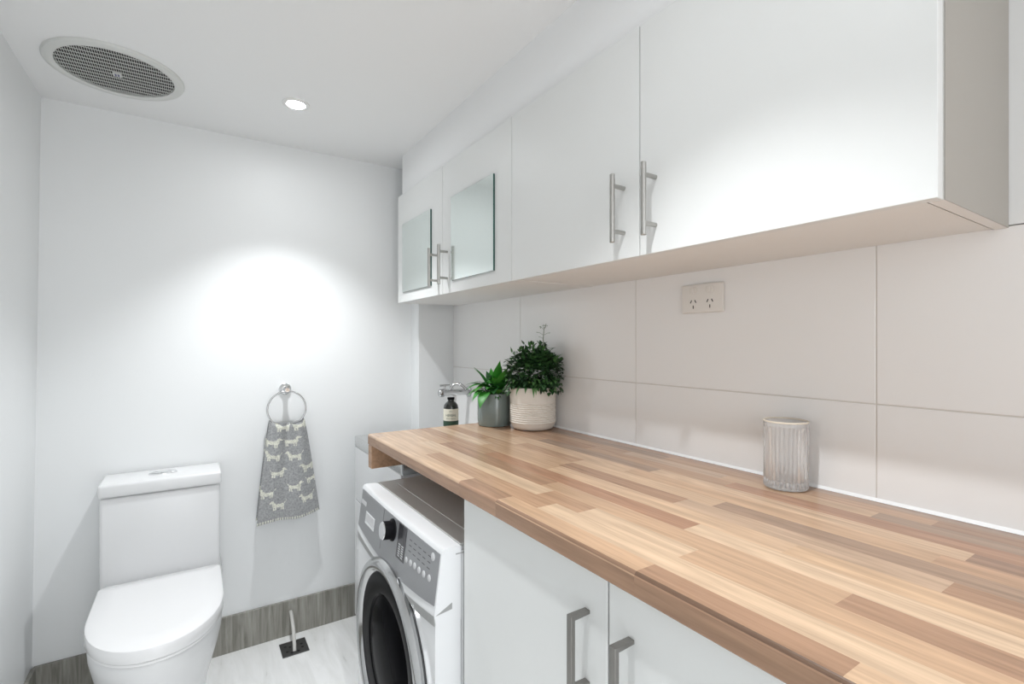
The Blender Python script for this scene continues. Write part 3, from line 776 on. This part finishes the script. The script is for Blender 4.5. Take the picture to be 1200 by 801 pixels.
# a few long thin arching blades to the left
for k in range(5):
    leaf(bm, cl, Vector((gx0, gy0, z+.13))+R33*(-.03), R33*-1+F33*rl.uniform(-.6, .3)+Vector((0, 0, rl.uniform(.1, .5))), rl.uniform(.05, .075), .0035, 1.0, BG[rl.randint(0, 3)], n=9)
leafobj('foliage', bm, t)

# ------------------------------------------------------------------ toilet
tcx = -.088; t = thing('toilet', (tcx, 1.9, 0), 'white close-coupled toilet with closed lid against the back wall', 'toilet')
hw = .172
def dshape(halfw, yb, yf, z, n=30, cx=tcx, rb=.02, p=2.08):
    """D outline: straight back at yb, rounded front reaching yf"""
    ym = yf+halfw*1.5; pts = []
    for i in range(n+1):
        a = PI*i/n; ca, sa = math.cos(a), math.sin(a)
        pts.append((cx+halfw*math.copysign(abs(ca)**(2/p), ca), ym-(ym-yf)*abs(sa)**(2/p), z))
    # from right (+x) through the front to left, then back corners
    L_ = [(cx-halfw, yb-rb, z), (cx-halfw+rb*.3, yb-rb*.3, z), (cx-halfw+rb, yb, z)]
    R_ = [(cx+halfw-rb, yb, z), (cx+halfw-rb*.3, yb-rb*.3, z), (cx+halfw, yb-rb, z)]
    return pts+L_+R_
YFt = 1.575; bm = bmesh.new()
secs = []
for (zz, k, yf, hh) in ((0, 0, 1.79, .112), (.02, 0, 1.787, .114), (.10, 0, 1.755, .118), (.18, 0, 1.715, .128), (.25, 0, 1.675, .143), (.31, 0, 1.645, .158), (.355, 0, 1.630, .167), (.385, 0, 1.626, .169), (.393, 0, 1.629, .166)):
    secs.append(dshape(hh, 2.13, yf, zz))
loft(bm, secs)
# rear plinth carrying the cistern, flaring slightly towards the wall
def rect(x0, x1, y0, y1, z, xb=0):
    return [(x0, y0, z), (x1, y0, z), (x1+xb, y1, z), (x0-xb, y1, z)]
loft(bm, [rect(tcx-.125, tcx+.125, 2.09, 2.284, 0, .01), rect(tcx-.14, tcx+.14, 2.09, 2.284, .18, .02), rect(tcx-.168, tcx+.168, 2.09, 2.284, .34, .02), rect(tcx-.170, tcx+.170, 2.10, 2.284, .43, .008)])
fin('pan', bm, M['ceramic'], t, True)
bm = bmesh.new(); loft(bm, [dshape(.168, 2.098, 1.624, .3945), dshape(.170, 2.10, 1.621, .397), dshape(.170, 2.10, 1.621, .4035), dshape(.168, 2.098, 1.624, .4045)])
fin('seat', bm, M['seatp'], t, True)
bm = bmesh.new(); loft(bm, [dshape(.171, 2.10, 1.618, .4062), dshape(.1735, 2.102, 1.615, .410), dshape(.1735, 2.102, 1.615, .434), dshape(.172, 2.10, 1.618, .4405), dshape(.167, 2.095, 1.625, .4438), dshape(.12, 2.05, 1.69, .4455)])
fin('seat_lid', bm, M['seatp'], t, True)
bm = bmesh.new(); box(bm, tcx-.1745, tcx+.1735, 2.118, 2.286, .41, .7285, bev=.012, seg=4)
tk = fin('cistern', bm, M['ceramic'], t, True)
bm = bmesh.new(); box(bm, tcx-.179, tcx+.178, 2.112, 2.288, .7305, .776, bev=.010, seg=4)
lid = fin('cistern_lid', bm, M['ceramic'], tk, True)
bm = bmesh.new(); lathe(bm, [(.030, 0), (.030, .004), (.027, .006), (0, .006)], (0, 0, 0), 36)
bmesh.ops.scale(bm, vec=(1.45, .62, 1), verts=bm.verts); bmesh.ops.translate(bm, vec=(tcx-.003, 2.2, .776), verts=bm.verts)
fin('flush_button', bm, M['chrome'], tk, True)

# ------------------------------------------------------------------ towel ring and hand towel
rx, ry, rz = .331, 2.245, .975; RRg = .074
t = thing('towel_ring', (rx, YB, rz+RRg), 'chrome towel ring screwed to the back wall', 'towel ring')
bm = bmesh.new(); lathe(bm, [(.024, 0), (.024, .008), (.021, .011), (.010, .013), (.0085, .04), (.012, .044), (.012, .060), (.009, .063), (0, .063)], (rx, YB, rz+RRg+.006), 32, axis='-y')
fin('wall_mount', bm, M['chrome'], t, True)
bm = bmesh.new(); tube(bm, [(rx+RRg*math.sin(a), ry, rz+RRg*math.cos(a)) for a in [2*PI*i/64 for i in range(64)]], 0.0038, 10, closed=True)
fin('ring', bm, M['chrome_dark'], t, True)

def in_dog(u, v, flip):
    """woven dachshund silhouette in a 1 x .6 box, u right v up"""
    if flip: u = 1-u
    def el(cx, cy, a, b): return ((u-cx)/a)**2+((v-cy)/b)**2 < 1
    if el(.45, .34, .33, .115): return True                       # long body
    if el(.20, .36, .12, .13): return True
    if el(.70, .40, .13, .14): return True                        # chest
    if .70 < u < .84 and .38 < v < .62 and abs(u-(.70+(v-.38)*.35+.04)) < .07: return True   # neck
    if el(.83, .62, .10, .085): return True                       # head
    if el(.93, .585, .085, .045): return True                     # muzzle
    if el(.755, .57, .04, .10): return True                       # ear
    for lx in (.14, .25, .62, .73):
        if abs(u-lx) < .04 and .06 < v < .34: return True
    if u < .14 and abs(v-(.42+(.14-u)*1.3)) < .03: return True    # tail
    return False
DOGS = [(.14, .80, 0), (.60, .81, 0), (.16, .66, 1), (.62, .655, 1), (.30, .49, 0), (.88, .51, 1), (.10, .29, 1), (.62, .335, 0), (.96, .37, 0), (.30, .155, 1), (.80, .19, 1), (.35, .965, 1), (.88, .965, 0)]
bm = bmesh.new(); cl = bm.loops.layers.float_color.new('col')
NU, NV = 110, 190
TT, TBL, TBR = rz-RRg+.012, .512, .530
G0 = lin(168, 169, 170); WH = lin(226, 226, 214)
def tow(u, v, back):
    # u 0..1 across, v 0 bottom .. 1 top
    s = 1-v
    hw_t, hw_b = .0655, .121
    k = s**.85
    hwid = hw_t+(hw_b-hw_t)*k
    cx = rx+.006*s+.0005
    x = cx+(u*2-1)*hwid
    zb = TBL+(TBR-TBL)*u+.006*math.sin(u*7)
    if back: zb += .012
    tt = TT+.016*abs(2*u-1)**2
    z = zb+(tt-zb)*v
    fold = (.013*(1-s)**1.3+.006)*math.sin(u*12+1.2+s*1.8)+.006*math.sin(u*5+s*3)
    y = ry-.013+fold*.75-(.006+.006*s)
    if v > .97: y += (v-.97)/.03*.006
    if back: y = ry+.012+fold*.4+.004*s
    if u > .93: y += (u-.93)*.1
    return (x, y, z)
grid = {}
for b in (0, 1):
    for i in range(NU+1):
        for j in range(NV+1): grid[b, i, j] = bm.verts.new(tow(i/NU, j/NV, b))
hgt = .385
for b in (0, 1):
    for i in range(NU):
        for j in range(NV):
            q = (grid[b, i, j], grid[b, i+1, j], grid[b, i+1, j+1], grid[b, i, j+1])
            f = bm.faces.new(q if b == 0 else q[::-1]); f.smooth = True
            u, v = (i+.5)/NU, (j+.5)/NV
            s = 1-v; wdt = 2*(.054+(.121-.054)*s**.85)
            c = G0
            if v < .028: c = WH if int(u*52) % 2 == 0 else G0
            else:
                for (du, dv, fl) in DOGS:
                    X = (u-du)*wdt/.060+.5; Y = (v-dv)*hgt/.060+.35
                    if 0 < X < 1.05 and 0 < Y < .8 and in_dog(X, Y, fl): c = WH; break
            for l in f.loops: l[cl] = (*c, 1)
def strip(A, B):
    for k in range(len(A)-1):
        f = bm.faces.new((A[k], B[k], B[k+1], A[k+1])); f.smooth = True
        for l in f.loops: l[cl] = (*G0, 1)
# joined over the ring, at the sides and along the hem
top0 = [grid[0, i, NV] for i in range(NU+1)]; top1 = [grid[1, i, NV] for i in range(NU+1)]
mid = [bm.verts.new((v0.co.x, ry+.001, v0.co.z+.0015)) for v0 in top0]
strip(top0, mid); strip(mid, top1)
me = bpy.data.meshes.new('hand_towel'); bm.to_mesh(me); bm.free()
M['towel'] = attr_mat('grey_terry', .95, bump=(520, 1.0), noise=(160, .72, 1.22), spec=.1)
o = link_mesh('hand_towel', me, M['towel'])
md = o.modifiers.new('thick', 'SOLIDIFY'); md.thickness = .0035; md.offset = 0
tag(o, 'grey hand towel woven with white dachshunds hanging from the towel ring', 'towel')

# ------------------------------------------------------------------ floor waste and hose
t = thing('floor_drain', (.349, 2.178, 0), 'dark square floor drain cover let into the tiles', 'floor drain')
x0, x1, y0, y1 = .299, .399, 2.128, 2.232
bm = bmesh.new(); box(bm, x0, x1, y0, y1, .0003, .003, bev=.0008, seg=1)
fin('cover', bm, M['drain'], t)
bm = bmesh.new()
for (a, b) in ((.32, 2.16), (.335, 2.19), (.378, 2.19), (.378, 2.165), (.318, 2.2), (.36, 2.215), (.335, 2.145), (.36, 2.145)):
    lathe(bm, [(0, 0), (.0055, 0), (.0055, .0005), (0, .0005)], (a, b, .003), 16)
fin('holes', bm, M['dark'], t)
bm = bmesh.new(); tube(bm, bez((.352, YB-.008, .100), (.350, 2.24, .108), (.348, 2.175, .07), (.346, 2.152, .0035), 20), .0068, 14)
o = fin('drain_hose', bm, M['hose'], None, True); tag(o, 'short grey hose running from the skirting down into the floor drain', 'hose')
